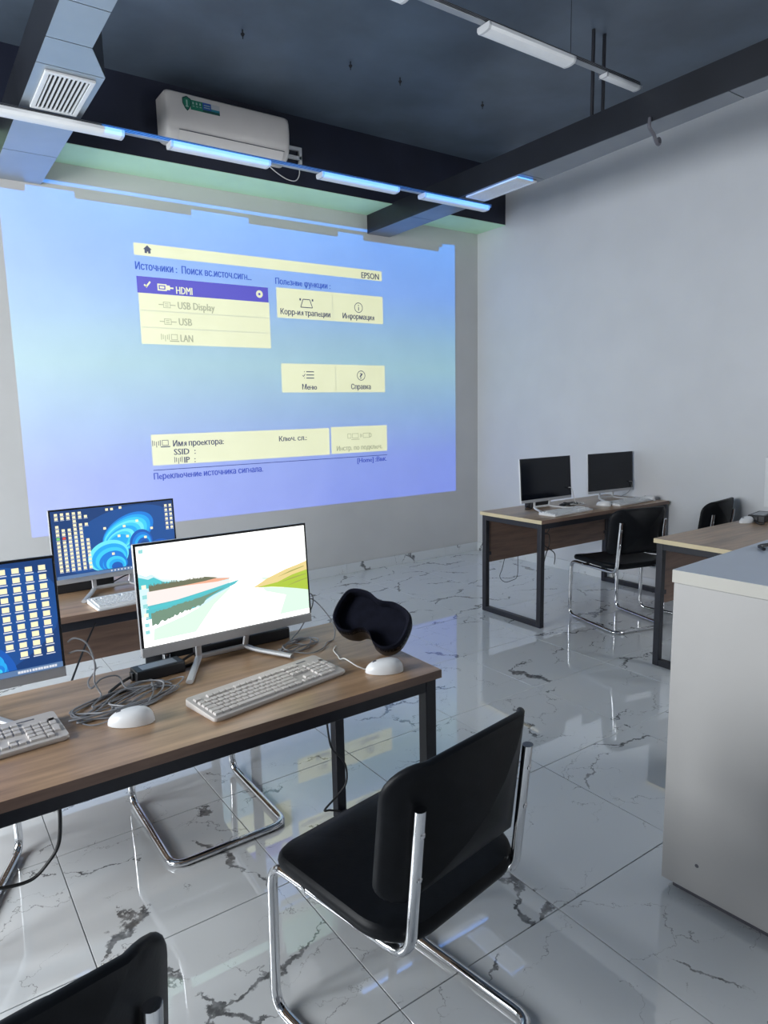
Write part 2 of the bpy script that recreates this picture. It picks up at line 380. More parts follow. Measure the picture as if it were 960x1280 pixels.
br = struct('baseboard_right', MB().box(XR-.004, XR, YB, YF-.012, 0, BBH-.002), MT['grout'])
for j in range(len(ys)-1):
    mk('skirting_tile', MB().box(XR-.012, XR-.004, ys[j]+.001, ys[j+1]-.001, .001, BBH), MT['skirt'], br)
# ------------------------------------------------------------------ air ducts
def duct(name, label, x0, x1w, x1n, yt0, yt1, zb, zt, ynear, seams, mbot, mside, group):
    d = thing(name, label, 'duct', ((x0+x1w)/2, YF-.6, zb), 0, group); c = d.location
    def P(poly, z0, z1): return [(x-c[0], y-c[1]) for x, y in poly]
    out = [(x0, YF-.002), (x0, ynear), (x1n, ynear), (x1n, yt0), (x1w, yt1), (x1w, YF-.002)]
    mb = MB().prism(P(out, 0, 0), lambda p, q, t: (p, q, t), .003, zt-zb)
    mk('duct_casing', mb, mside, d)
    mb = MB(); yy = [ynear]+sorted(seams)+[YF-.002]
    for a, b in zip(yy[:-1], yy[1:]):
        def xr(y): return x1n if y <= yt0+1e-6 else (x1w if y >= yt1-1e-6 else x1n+(x1w-x1n)*(y-yt0)/(yt1-yt0))
        mk('duct_sheet', MB().prism(P([(x0, b-.003), (x0, a+.003), (xr(a), a+.003), (xr(b), b-.003)], 0, 0), lambda p, q, t: (p, q, t), 0, .003), mbot, d)
    return d
def grille(d, x0, x1, y0, y1, z, n, along, nc=0):
    c = d.location; g = MB(); w = .022
    for a in ((x0, x1, y0, y0+w), (x0, x1, y1-w, y1), (x0, x0+w, y0+w, y1-w), (x1-w, x1, y0+w, y1-w)):
        g.box(a[0]-c[0], a[1]-c[0], a[2]-c[1], a[3]-c[1], -.012, -.0005)
    fr = mk('vent_frame', g, MT['grille'], d, bevel=.002)
    mk('vent_opening', MB().box(x0+w-c[0], x1-w-c[0], y0+w-c[1], y1-w-c[1], -.0012, -.0004), MT['dark'], d)
    for k in range(n):
        t = (k+.5)/n
        if along == 'y':
            xc = x0+w+(x1-x0-2*w)*t-c[0]
            mk('vent_slat', MB().box(xc-.0035, xc+.0035, y0+w-c[1], y1-w-c[1], -.0115, -.0014), MT['grille'], d)
        else:
            yc = y0+w+(y1-y0-2*w)*t-c[1]
            mk('vent_slat', MB().box(x0+w-c[0], x1-w-c[0], yc-.004, yc+.004, -.0115, -.0014), MT['grille'], d)
    for k in range(nc):
        xc = x0+w+(x1-x0-2*w)*(k+.5)/nc-c[0]
        mk('cross_slat', MB().box(xc-.004, xc+.004, y0+w-c[1], y1-w-c[1], -.009, -.0016), MT['grille'], d)
dl = duct('air_duct', 'grey air duct with a wide-slatted vent, left of the air conditioner', .66, .953, .842, 3.32, 3.57, 3.072, 3.28, -.4, [1.6, 3.0, 3.32, 3.57, 4.77], MT['duct'], MT['ductb'], 'ceiling air ducts')
grille(dl, .703, .922, 3.615, 4.06, 3.072, 9, 'y')
dr = duct('air_duct', 'black air duct with a finely gridded vent, high along the right wall', 3.62, 3.86, 3.77, 3.42, 3.49, 3.077, 3.25, -.4, [2.05, 3.49, 4.71], MT['duct2'], MT['ductb'], 'ceiling air ducts')
grille(dr, 3.635, 3.825, 3.53, 4.06, 3.077, 26, 'x', 9)
for px, py, nm in ((3.655, 2.94, 'nearer the lamp'), (3.74, 3.12, 'nearer the right wall')):
    r = MB().tube([(0, 0, 0), (0, 0, ZC-3.25)], .011, 8)
    tag(mk('hanger_rod', r, MT['frame'], loc=(px if px < 3.7 else 3.757, 2.935, 3.25)), 'thin black rod hanging the right duct from the ceiling, ' + nm, 'rod', 'duct hanger rods')
hook = MB().tube(spline([(3.612, 2.50, 3.10), (3.61, 2.50, 3.055), (3.63, 2.50, 3.035), (3.665, 2.505, 3.02), (3.69, 2.51, 2.995), (3.72, 2.515, 2.985), (3.742, 2.52, 3.0), (3.735, 2.52, 3.018), (3.718, 2.52, 3.012)], 8), .010, 8)
tag(mk('conduit', hook, MT['greyp'], smooth=True), 'short curled grey conduit dangling below the right duct', 'cable')
for (x, y), l in zip(((1.893, 4.07), (2.63, 4.046), (3.03, 4.048), (3.765, 4.02)), ('nearest the air conditioner', 'before the middle lamp', 'second towards the right duct', 'closest to the right duct')):
    hk = MB().lathe([(.004, 0), (.004, -.02), (.012, -.022), (.012, -.026), (.003, -.04), (.003, -.05)], 10)
    tag(mk('ceiling_hook', hk, MT['dark'], loc=(x, y, ZC)), 'tiny black hook in the dark ceiling, '+l, 'hook', 'ceiling hooks')
# ------------------------------------------------------------------ lighting rails and lamps (switched off)
def rail(name, label, x0, x1, y, z, hang):
    t = thing(name, label, 'light rail', ((x0+x1)/2, y, z), 0, 'ceiling light rails'); h = (x1-x0)/2
    mk('rail_body', MB().box(-h, h, -.018, .018, 0, .022), MT['rail'], t, bevel=.003)
    rb = MB()
    for yy in (-.0195, .0155):
        for zz in (.005, .011, .017): rb.box(-h, h, yy, yy+.004, zz-.0015, zz+.0015)
    mk('rail_ribs', rb, MT['frame'], t)
    for k in range(hang):
        x = -h+(k+.5)*2*h/hang
        mk('hanging_wire', MB().tube([(x, 0, .022), (x, 0, ZC-z)], .0016, 6), MT['frame'], t)
    return t
rail('light_rail', 'blue-lit light rail below the air conditioner, carrying lamps', -.6, 3.93, 4.11, 3.046, 0)
rail('light_rail', 'grey light rail across the middle of the dark ceiling', .2, 3.60, 2.58, 3.285, 3)
def lamp(label, x0, x1, y, z, clips=False):
    t = thing('strip_lamp', label, 'lamp', ((x0+x1)/2, y, z), 0, 'strip lamps under the ceiling'); h = (x1-x0)/2
    prof = [(-.040, .034), (-.042, .018), (-.034, .004), (-.012, 0), (.012, 0), (.034, .004), (.042, .018), (.040, .034)]
    mk('diffuser', MB().prism(prof, lambda p, q, s: (s, p, q), -h+.016, h-.016), MT['diff'], t)
    for s in (-1, 1):
        mk('end_cap', MB().prism([(p*1.04, q*1.03-.0006) for p, q in prof], lambda p, q, v: (v, p, q), s*h, s*(h-.016)), MT['lampb'], t, bevel=.002)
        if clips: mk('clip', MB().tube(spline([(s*.15, -.043, .0), (s*.15, -.046, .04), (s*.15, 0, .055), (s*.15, .046, .04), (s*.15, .043, 0)], 4), .003, 6), MT['chrome'], t)
    return t
for a, b, l in ((.53, 1.167, 'strip lamp crossing below the left duct, only its right tip lit blue'), (1.419, 2.041, 'blue-lit strip lamp right below the air conditioner'),
                (2.404, 3.028, 'blue-lit strip lamp between the air conditioner and the right duct'), (3.248, 3.885, 'strip lamp crossing below the right duct, at the rail end')):
    lamp(l, a, b, 4.105, 3.0125)
for a, b, l, c in ((1.37, 1.975, 'white strip lamp cut off by the top edge of the photo', False), (2.42, 3.03, 'white strip lamp seen whole on the middle ceiling rail', False),
                   (3.30, 3.60, 'short white lamp with clips at the end of the middle rail', True)):
    q = lamp(l, a, b, 2.58, 3.25, c)
    if c: q.location.z = 3.262; q.scale = (1, .62, .62)
# ------------------------------------------------------------------ air conditioner
ac = thing('air_conditioner', 'white wall air conditioner with green sticker on the navy beam', 'air conditioner', (2.105, YBEAM, 3.325))
AH, AD, AW = .315, .205, .455
prof = [(0, 0.03), (-.05, 0), (-.12, .005), (-.165, .03), (-.19, .07), (-.203, .13), (-.205, .2), (-.2, .27), (-.19, .30), (-.165, .314), (-.08, .315), (0, .315)]
mb = MB(); n = len(prof); rs = []
for x, s in ((-AW, .90), (-AW+.006, .955), (-AW+.02, .99), (-AW+.04, 1), (AW-.04, 1), (AW-.02, .99), (AW-.006, .955), (AW, .90)):
    rs.append([(x, p*s, .157+(q-.157)*s) for p, q in prof])
ca = mk('casing', mb.rings(rs), MT['acw'], ac, smooth=True)
mk('air_flap', MB().prism([(-.128, .002), (-.169, .026), (-.194, .066), (-.198, .066), (-.172, .022), (-.130, -.002)], lambda p, q, t: (t, p, q), -.37, .40), MT['acw'], ac, bevel=.001)
mk('flap_gap', MB().prism([(-.1955, .0665), (-.1995, .0665), (-.2005, .0705), (-.1965, .0705)], lambda p, q, t: (t, p, q), -.375, .405), MT['greyp'], ac)
mk('outlet_gap', MB().prism([(-.122, .0), (-.127, -.0025), (-.135, .0025), (-.13, .006)], lambda p, q, t: (t, p, q), -.36, .39), MT['dark'], ac)
mk('pipe_bracket', MB().box(AW-.05, AW+.185, -.03, -.003, .10, .125).box(AW+.165, AW+.188, -.03, -.003, .07, .19).box(AW-.05, AW+.17, -.03, -.003, .165, .19), MT['white'], ac, bevel=.002)
mk('power_cable', MB().tube(spline([(AW+.16, -.02, .08), (AW+.165, -.02, .0), (AW+.13, -.02, -.055), (AW+.05, -.03, -.06), (AW-.04, -.04, -.03), (AW-.10, -.04, .005)], 6), .004, 6), MT['wcable'], ac, smooth=True)
# sticker (flat print): green shield, green and blue banner
stk = [mat('sticker_green', (.02, .20, .12), .4), mat('sticker_dark', (.012, .075, .06), .4), mat('sticker_blue', (.03, .10, .38), .4), mat('sticker_grey', (.52, .53, .55), .4), mat('sticker_teal', (.02, .22, .30), .4), mat('sticker_pale', (.35, .55, .48), .4)]
def flat(polys, fn, step=.0004):
    mb = MB()
    for k, (poly, mi) in enumerate(polys): mb.add([fn(p, q, k*step) for p, q in poly], [tuple(range(len(poly)))], mi)
    return mb
def acs(p, q, t): return (p-.345, -.2056-t-(.0002 if q < .2 else -(q-.2)*.06), q)
sh = [(0, .27), (.03, .285), (.06, .27), (.06, .235), (.045, .205), (.03, .19), (.015, .205), (0, .235)]
def bxp(x0, x1, y0, y1): return [(x0, y0), (x1, y0), (x1, y1), (x0, y1)]
pol = [(bxp(.055, .26, .205, .268), 0), (bxp(.14, .20, .222, .268), 2), (bxp(.20, .26, .236, .268), 3), (bxp(.14, .26, .205, .222), 1), (bxp(.20, .26, .222, .236), 4),
       (sh, 1), ([(x*.8+.006, .2375+(y-.2375)*.8) for x, y in sh], 0), (bxp(.025, .035, .215, .26), 5), (bxp(.02, .04, .215, .222), 5)]
for k in range(3): pol.append((bxp(.068+k*.024, .078+k*.024, .24, .255), 5)); pol.append((bxp(.068+k*.024, .082+k*.024, .226, .231), 5))
for k in range(2): pol.append((bxp(.147, .19, .232+k*.014, .237+k*.014), 5))
mk('sticker', flat(pol, acs), stk, ca)
# ------------------------------------------------------------------ desks
def desk(label, x0, x1, y0, y1, H, panel=True, group='computer desks'):
    d = thing('computer_desk', label, 'desk', ((x0+x1)/2, (y0+y1)/2, 0), 0, group); w, h = (x1-x0)/2, (y1-y0)/2; t = .025; s = .038
    mk('desktop', MB().box(-w+.0012, w-.0012, -h+.0012, h-.0012, H-t, H), MT['top'], d)
    for sg in (-1, 1):
        a, b = sorted((sg*w, sg*(w-.0012)))
        mk('edge_band', MB().box(a, b, -h, h, H-t, H-.0003), MT['edge'], d, label='pale cream edge strip')
        a, b = sorted((sg*h, sg*(h-.0012)))
        mk('long_edge_band', MB().box(-w+.0012, w-.0012, a, b, H-t, H-.0003), MT['panel'], d, label='brown edge strip')
    zt = H-t-.001; i = .012
    for sx in (-1, 1):
        xa, xb = sorted((sx*(w-i), sx*(w-i-s)))
        for sy in (-1, 1):
            ya, yb = sorted((sy*(h-i), sy*(h-i-s)))
            mk('leg', MB().box(xa, xb, ya, yb, 0, zt), MT['frame'], d, bevel=.003)
        mk('foot_rail', MB().box(xa+.0004, xb-.0004, -h+i+s, h-i-s, .0, s), MT['frame'], d, bevel=.003)
        mk('top_side_rail', MB().box(xa+.0004, xb-.0004, -h+i+s, h-i-s, zt-s, zt), MT['frame'], d, bevel=.003)
    for sy in (-1, 1):
        ya, yb = sorted((sy*(h-i-.0004), sy*(h-i-s+.0004)))
        mk('top_long_rail', MB().box(-w+i+s, w-i-s, ya, yb, zt-s, zt), MT['frame'], d, bevel=.003)
    if panel:
        mp_ = mk('modesty_panel', MB().box(-w+i+s+.006, w-i-s-.006, h-i-.030, h-i-.014, .37, zt-s), MT['panel'], d, label='brown board under the far side')
        for sx in (-1, 1):
            xc = sx*(w-i-s-.008)
            mk('panel_bracket', MB().box(xc-.012, xc+.012, h-i-.036, h-i-.010, .425, .45), MT['frame'], mp_)
    return d
FH = .752
desk('walnut desk carrying the bright landscape monitor and the headset', -.16, 1.243, 1.50, 2.10, FH, panel=False)
desk('desk in the second row, behind the bright monitor', -.16, 1.243, 2.80, 3.40, FH)
desk('desk by the right wall carrying two switched-off monitors', 3.458, 4.925, 3.115, 3.715, .755)
desk('desk between the white cabinet and the two-monitor desk', 3.475, 4.925, 1.68, 2.285, .755)
# ------------------------------------------------------------------ cabinet
cb = thing('cabinet', 'white cabinet with a grey top, cut off by the right edge', 'cabinet', (1.838, 1.142, 0), R(4))
mk('body', MB().box(.004, 1.1, -1.0, -.004, .03, .99), MT['cab'], cb, bevel=.0015)
mk('plinth', MB().box(.03, 1.08, -.98, -.03, 0, .03), MT['greyp'], cb)
mk('worktop', MB().box(.0012, 1.11, -1.01, 0, .992, 1.03), MT['cabtop'], cb)
mk('worktop_edge', MB().box(0, .0012, -1.01, 0, .992, 1.0297), MT['cabedge'], cb, label='pale edge strip')
mk('cam_screw', MB().lathe([(.006, 0), (.006, .002), (.004, .0025)], 10, (.003, -.115, .125), 'x'), MT['greyp'], cb)
# ------------------------------------------------------------------ chairs
def make_chair(label, group='chrome cantilever chairs'):
    t = thing('chair', label, 'chair', (0, 0, 0), 0, group)
    X, YFt, YR, SH, Z0 = .210, .235, -.26, .408, .0125; XB = .180
    half = lambda s: [(s*XB, -.256, .754), (s*XB, -.220, SH), (s*(X-.008), YFt, SH), (s*X, YFt, Z0), (s*X, YR, Z0)]
    path = half(-1)+list(reversed(half(1)))
    fr = mk('frame', MB().tube(fillet(path, .055, 7), .0145, 12, up=(1, 0, 0), r2=.0115), MT['chrome'], t, smooth=True)
    mk('cross_bar', MB().tube([(-X, .10, SH), (X, .10, SH)], .009, 8), MT['chrome'], t, smooth=True)
    out = rrect(.468, .46, (.10, .10, .11, .11), 8)
    def sf(p, q, tt):
        return (p, q+.0, .444+tt+.012*(p/.22)**2-.035*max(0, (q-.10)/.125)**2*.5)
    mk('seat', pad(out, .044, sf, .02), MT['leather'], t, smooth=True)
    ob = rrect(.46, .315, (.075, .075, .05, .05), 7)
    def bf_(p, q, tt):
        z = .684+q; y = -.212-.095*(1-(p/.235)**2)+.034-(z-.672)*.12
        return (p*1.0, y+tt, z)
    mk('backrest', pad(ob, .024, bf_, .010), MT['leather'], t, smooth=True)
    for s in (-1, 1):
        for z in (.60, .70):
            mk('bolt', MB().lathe([(.0075, 0), (.0075, -.003), (.004, -.0045)], 12, (s*XB, -.2215-(z-.43)*.10-.0105, z), 'y'), MT['chrome'], fr)
        mk('glide', MB().box(s*.15-.012, s*.15+.012, YR-.009, YR+.009, 0.0, .006), MT['rubber'], fr)
    return t
chair0 = make_chair('black chair at the near desk with the bright monitor')
chair0.location = (.885, 1.25, 0); chair0.rotation_euler.z = R(9)
def put_chair(x, y, rz, label):
    c = copy_tree(chair0); c.location = (x, y, 0); c.rotation_euler = (0, 0, R(rz)); c['label'] = label; return c
put_chair(-.02, 1.06, 8, 'black chair cut off by the bottom left corner of the photo')
put_chair(.812, 2.405, 0, 'chair whose chrome runner shows under the near desk')
put_chair(-.09, 2.44, -24, 'chair seen only as a chrome leg beside the hanging black cable')
put_chair(4.02, 2.93, -14, 'black chair at the desk with two switched-off monitors')
put_chair(4.66, 2.80, 8, 'black chair half hidden behind the desk next to the cabinet')
# ------------------------------------------------------------------ monitors
def emat(name, c, s=1.0): return mat(name, c, emit=(c, s))
def make_monitor(label, loc, rz, tilt, w, h, chin, white, screen, group):
    """root sits on the desk; screen plane in local x (right) / up, front faces -y"""
    t = thing('monitor', label, 'monitor', loc, rz, group)
    zb = .062; ct, st = math.cos(tilt), math.sin(tilt)
    def F(x, n, u): return (x, n*ct+u*st, zb+u*ct-n*st)      # n: depth behind the front plane
    body = MT['white'] if white else MT['silver']
    def slabm(x0, x1, n0, n1, u0, u1): 
        v = [F(x, n, u) for u in (u0, u1) for n in (n0, n1) for x in (x0, x1)]
        return MB().add(v, [(0, 2, 3, 1), (4, 5, 7, 6), (0, 1, 5, 4), (2, 6, 7, 3), (0, 4, 6, 2), (1, 3, 7, 5)])
    mk('back_cover', slabm(-w/2, w/2, .006, .022, 0, h), body, t, bevel=.004)
    mk('rear_box', slabm(-w*.40, w*.40, .022, .048, .03, h*.72), body, t, bevel=.008)
    mk('chin', slabm(-w/2, w/2, 0, .006, 0, chin), MT['silver'], t, bevel=.0015)
    bz = mk('bezel', slabm(-w/2, w/2, 0, .006, chin, h), MT['bezel'], t, bevel=.0015)
    m = .007
    S = lambda p, q, k: F(-w/2+m+p*(w-2*m), -.0004-k, chin+.002+q*(h-chin-m-.002))
    polys, mats = screen
    mk('screen', flat(polys, S, .00006), mats, bz)
    # stand: two struts and splayed feet joined by a bar
    sm = MT['white'] if white else MT['silver']
    st_ = MB()
    sd = mk('stand', MB().tube([(-.105, .030, .018), (.05, .030, .018)], .009, 8, r2=.007), sm, t, smooth=True)
    for s in (-1, 1):
        mk('stand_strut', MB().tube([(s*.0775-.0275, .030, .018), F(s*.0775-.0275+(.012 if s > 0 else 0), .03, .02)], .010, 8, r2=.006), sm, sd, smooth=True)
        mk('stand_foot', MB().tube(fillet([(s*.0775-.0275, .030, .018), (s*.10-.0275, -.005, .010), (s*.165-.0275, -.125, .0075)], .02, 4), .0068, 8, r2=.011), sm, sd, smooth=True)
    return t
def rect(x0, x1, y0, y1): return [(x0, y0), (x1, y0), (x1, y1), (x0, y1)]
def landscape():
    m = [emat('scr_white', (1, 1, .98), 1.6), emat('scr_teal', (.10, .62, .68), .9), emat('scr_trees', (.20, .21, .13), .8), emat('scr_shore', (.95, .48, .32), .9),
         emat('scr_snow', (.93, .83, .80), 1.0), emat('scr_water', (.12, .60, .66), .85), emat('scr_reflect', (.22, .36, .26), .8), emat('scr_shallow', (.72, .93, .78), 1.0),
         emat('scr_hill', (.90, .72, .30), .9), emat('scr_grass', (.50, .68, .06), .85), emat('scr_glow', (1, .97, .86), 1.35), emat('scr_pale', (.66, .87, .90), 1.0),
         emat('scr_icon', (.35, .78, .78), .9), emat('scr_darkgrass', (.42, .45, .10), .8), emat('scr_icon2', (.95, .93, .75), 1.0)]
    rd = random.Random(3); P = [(rect(0, 1, 0, 1), 0)]
    P.append(([(0, .30), (0, .74), (.04, .70), (.07, .715), (.12, .65), (.18, .63), (.24, .60), (.40, .585), (.5, .56), (.5, .30)], 11))
    P.append(([(0, .58), (0, .70), (.05, .665), (.08, .68), (.13, .62), (.2, .60), (.26, .58)], 1))
    P.append(([(.05, .55), (.05, .585), (.36, .585), (.48, .557), (.52, .545), (.3, .515)], 3))
    tr = [(.05, .545)]
    for k in range(36):
        x = .05+.30*k/35; tr.append((x, .59+rd.random()*.012)); tr.append((x+.004, .605+rd.random()*.03*(1-.4*k/35)))
    tr += [(.44, .575), (.36, .56), (.22, .55)]
    P.append((tr, 2))
    P.append(([(.03, .40), (.04, .545), (.22, .548), (.40, .535), (.55, .525), (.3, .43)], 4))
    P.append(([(.02, .27), (.03, .405), (.20, .42), (.40, .47), (.58, .52), (.60, .515), (.40, .40), (.28, .30)], 5))
    P.append(([(.03, .36), (.035, .395), (.18, .405), (.38, .46), (.5, .495), (.36, .435), (.2, .385)], 1))
    P.append(([(.05, .05), (.06, .17), (.22, .24), (.36, .33), (.58, .515), (.70, .50), (1, .38), (1, .05)], 7))
    P.append(([(.28, .05), (.40, .30), (.56, .515), (.66, .50), (.80, .42), (.86, .30), (.80, .05)], 10))
    P.append(([(.42, .12), (.50, .36), (.57, .52), (.70, .50), (.72, .30), (.64, .10)], 0))
    rf = [(.05, .20)]
    for k in range(30): x = .05+.28*k/29; rf.append((x, .335+.075*k/29-rd.random()*.012))
    rf += [(.47, .46), (.36, .38)]
    for k in range(30): x = .34-.28*k/29; rf.append((x, .35-.13*k/29-rd.random()*.03))
    P.append((rf, 6))
    P.append(([(.64, .40), (.74, .48), (.86, .545), (.93, .57), (1, .60), (1, .36), (.84, .39)], 8))
    P.append(([(.66, .395), (.80, .415), (.90, .47), (1, .50), (1, .27), (.92, .31), (.84, .345), (.76, .375)], 9))
    for a, b in (((.80, .40), (.99, .45)), ((.86, .355), (1, .40)), ((.80, .47), (.98, .54))):
        P.append(([a, b, (b[0], b[1]+.008), ((a[0]+b[0])/2, (a[1]+b[1])/2+.012)], 13))
    P.append(([(.70, .385), (.76, .372), (.84, .342), (.92, .306), (1, .265), (1, .16), (.86, .25), (.72, .34)], 7))
    P.append((rect(0, 1, 0, .055), 0))
    for k, y in enumerate((.93, .58, .48, .39, .30, .20, .13)):
        P.append((rect(.012, .036, y, y+.038), 12 if k % 3 != 1 else 14)); P.append((rect(.010, .040, y-.016, y-.008), 11))
    return P, m
def blue_wall(variant):
    m = [emat('scr_navy', (.008, .05, .20), .9), emat('scr_deep', (.012, .085, .33), .9), emat('scr_b1', (.01, .11, .50), .95), emat('scr_b2', (.012, .22, .75), .95),
         emat('scr_b3', (.02, .40, .88), 1.0), emat('scr_b4', (.05, .60, .92), 1.0), emat('scr_b5', (.16, .80, .95), 1.0), emat('scr_folder', (.95, .86, .55), 1.05),
         emat('scr_label', (.85, .90, 1), .8), emat('scr_task', (.12, .22, .42), .9), emat('scr_red', (.8, .10, .06), .9), emat('scr_green', (.25, .7, .2), .9)]
    rd = random.Random(variant+5); P = [(rect(0, 1, 0, 1), 0)]
    blob = lambda cx, cy, a, b, rot, sq=1.0, n=40: [(cx+a*math.cos(t)*math.cos(rot)*1-b*math.sin(t)*math.sin(rot)*sq, (cy+(a*math.cos(t)*math.sin(rot)+b*math.sin(t)*math.cos(rot))*1.65)) for t in [2*math.pi*k/n for k in range(n)]]
    def clip(poly): return [(min(1, max(0, p)), min(1, max(.05, q))) for p, q in poly]
    P.append((clip(blob(.55, .45, .5, .30, .3)), 1))
    if variant == 0:
        def ribbon(cx, cy, a, b, rot, n, cols, dx, dy, sh):
            for k in range(n):
                s = 1-k*sh; P.append((clip(blob(cx+dx*k, cy+dy*k, a*s, b*s, rot)), cols[k % len(cols)]))
        ribbon(.86, .24, .11, .10, .2, 3, (2, 3, 2), .004, -.02, .16)
        ribbon(.60, .58, .24, .15, .55, 9, (3, 4, 5, 6, 5, 4, 6, 5, 4), -.012, -.018, .075)
        ribbon(.70, .38, .10, .13, -.1, 5, (2, 3, 4, 2, 1), .006, -.012, .15)
        ribbon(.42, .25, .17, .14, .35, 7, (6, 4, 5, 3, 4, 5, 3), .008, -.028, .12)
        ribbon(.47, .13, .10, .09, -.3, 4, (3, 5, 4, 2), .004, -.02, .18)
        for k in range(16):
            for j in range(6):
                y = .93-.0585*k
                if y < .08: continue
                if k < 2 or (k == 2 and j == 3) or (k == 3 and j in (0, 3, 4, 5)) or (k > 3 and j < (5 if k < 7 else 6)):
                    if k == 0 and j == 5: continue
                    x = .028+.045*j
                    P.append((rect(x, x+.024, y, y+.036), 10 if (k == 6 and j == 1) else (11 if (k == 6 and j == 0) else 7))); P.append((rect(x-.003, x+.028, y-.014, y-.007), 8))
        for k in range(6):
            for j in range(2):
                x = .92+.04*j; y = .91-.07*k; P.append((rect(x, x+.022, y, y+.036), 7)); P.append((rect(x-.003, x+.025, y-.014, y-.007), 8))
        for x, y in ((.42, .94), (.46, .94), (.53, .95), (.39, .66), (.55, .66), (.50, .52), (.57, .5), (.66, .72), (.72, .45), (.78, .58), (.62, .33), (.44, .26)):
            P.append((rect(x, x+.022, y, y+.036), 7))
    else:
        for k in range(4): P.append((clip(blob(.60+.0*k, .02, .20-.035*k, .20-.035*k, .1)), (2, 3, 4, 3)[k]))
        for k in range(5): P.append((clip(blob(.655+.006*k, .14-.02*k, .105-.016*k, .085-.014*k, .25)), (2, 4, 3, 4, 2)[k]))
        for k in range(3): P.append((clip(blob(.69+.006*k, .06-.01*k, .075-.018*k, .05-.012*k, .6)), (4, 3, 5)[k]))
        for k in range(10):
            for j in range(4):
                if k == 9 and j == 0: continue
                x = .762+.058*j; y = .905-.083*k; P.append((rect(x, x+.031, y, y+.046), 7)); P.append((rect(x-.004, x+.036, y-.018, y-.009), 8))
    P.append((rect(0, 1, 0, .05), 9))
    for k in range(14 if variant else 9):
        x = (.80 if variant else .42)+.0125*k*(1 if variant else 2.2)
        P.append((rect(x, x+.008+.004*rd.random(), .014, .036), 8))
    return P, m
G1 = 'switched-on monitors'
make_monitor('large lit monitor showing a lakeside landscape, on the near desk', (.795, 1.982, FH), .013, .06, .565, .335, .028, False, landscape(), G1)
make_monitor('lit monitor with rows of folder icons, cut off by the left edge', (.026, 1.975, FH), .0, .06, .56, .335, .028, False, blue_wall(1), G1)
make_monitor('lit monitor with cyan ribbon wallpaper on the second-row desk', (.734, 3.10, FH), .064, .05, .535, .318, .022, False, blue_wall(0), G1)
offs = ([(rect(0, 1, 0, 1), 0)], [MT['off']])
G2 = 'switched-off white monitors'
make_monitor('switched-off white monitor nearer the projection wall', (3.913, 3.47, .755), -.02, .07, .532, .323, .02, True, offs, G2)
make_monitor('switched-off white monitor nearer the right wall', (4.672, 3.47, .755), -.06, .05, .525, .317, .02, True, offs, G2)
make_monitor('white monitor at the far right, mostly out of the frame', (4.73, 2.05, .755), 1.6, .05, .46, .335, .02, True, offs, G2)
# ------------------------------------------------------------------ keyboards
ROWS = [  # (y, [(x, w)...]) in key units
    (5.35, [(0, 1)]+[(2+k, 1) for k in range(4)]+[(6.5+k, 1) for k in range(4)]+[(11+k, 1) for k in range(4)]+[(15.25+k, 1) for k in range(3)]),
    (4.1, [(k, 1) for k in range(13)]+[(13, 2)]+[(15.25+k, 1) for k in range(3)]+[(18.5+k, 1) for k in range(4)]),
    (3.1, [(0, 1.5)]+[(1.5+k, 1) for k in range(12)]+[(13.5, 1.5)]+[(15.25+k, 1) for k in range(3)]+[(18.5+k, 1) for k in range(3)]),
    (2.1, [(0, 1.75)]+[(1.75+k, 1) for k in range(11)]+[(12.75, 2.25)]+[(18.5+k, 1) for k in range(3)]),
    (1.1, [(0, 2.25)]+[(2.25+k, 1) for k in range(10)]+[(12.25, 2.75), (16.25, 1)]+[(18.5+k, 1) for k in range(3)]),
    (.1, [(0, 1.25), (1.25, 1.25), (2.5, 1.25), (3.75, 6.25), (10, 1.25), (11.25, 1.25), (12.5, 1.25), (13.75, 1.25)]+[(15.25+k, 1) for k in range(3)]+[(18.5, 2), (20.5, 1)])]
TALL = [(21.5, 3.1, 2), (21.5, 1.1, 2)]
KU = .0187; KW, KD = .440, .150
kcache = {}
def keyboard(label, loc, rz, single, bm='kbw', km='key'):
    t = thing('keyboard', label, 'keyboard', loc, rz, 'computer keyboards')
    z = lambda y: .012+.010*(y+KD/2)/KD
    o = rrect(KW, KD, .010, 4)
    mb = MB().rings([[(p*.985, q*.96, 0) for p, q in o], [(p, q, .004) for p, q in o], [(p, q, z(q)-.002) for p, q in o], [(p*.995, q*.985, z(q)) for p, q in o]])
    mk('base', mb, MT[bm], t, smooth=True)
    x0, y0 = -22.5*KU/2, -KD/2+.010
    keys = [(x, y, w, 1) for y, r in ROWS for x, w in r]+[(x, y, 1, h) for x, y, h in TALL]
    if single:
        for x, y, w, h in keys:
            if (w, h) not in kcache:
                a, b = w*KU-.0022, h*KU*.98-.0022
                kcache[(w, h)] = mesh('key', MB().taper(-a/2, a/2, -b/2, b/2, 0, .0065, .0016), MT['key'])
            cx, cy = x0+(x+w/2)*KU, y0+(y+h/2)*KU*.98
            k = link('key', kcache[(w, h)], t, (cx, cy, z(cy)-.001)); k.rotation_euler = (math.atan(.010/KD), 0, 0)
    else:
        mb = MB()
        for x, y, w, h in keys:
            cx, cy = x0+(x+w/2)*KU, y0+(y+h/2)*KU*.98; a, b = w*KU-.0026, h*KU*.98-.0026
            mb.taper(cx-a/2, cx+a/2, cy-b/2, cy+b/2, z(cy)-.001, z(cy)+.0055, .0016)
        mk('keys', mb, MT[km], t)['kind'] = 'stuff'
    mk('indicator_strip', MB().box(.125, .17, .052, .058, z(.055)-.001, z(.055)+.0006), MT['greyp'], t)
    return t
keyboard('white keyboard in front of the landscape monitor', (.772, 1.682, FH), R(10), True)
keyboard('keyboard at the left edge of the near desk', (.035, 1.765, FH), R(4), True)
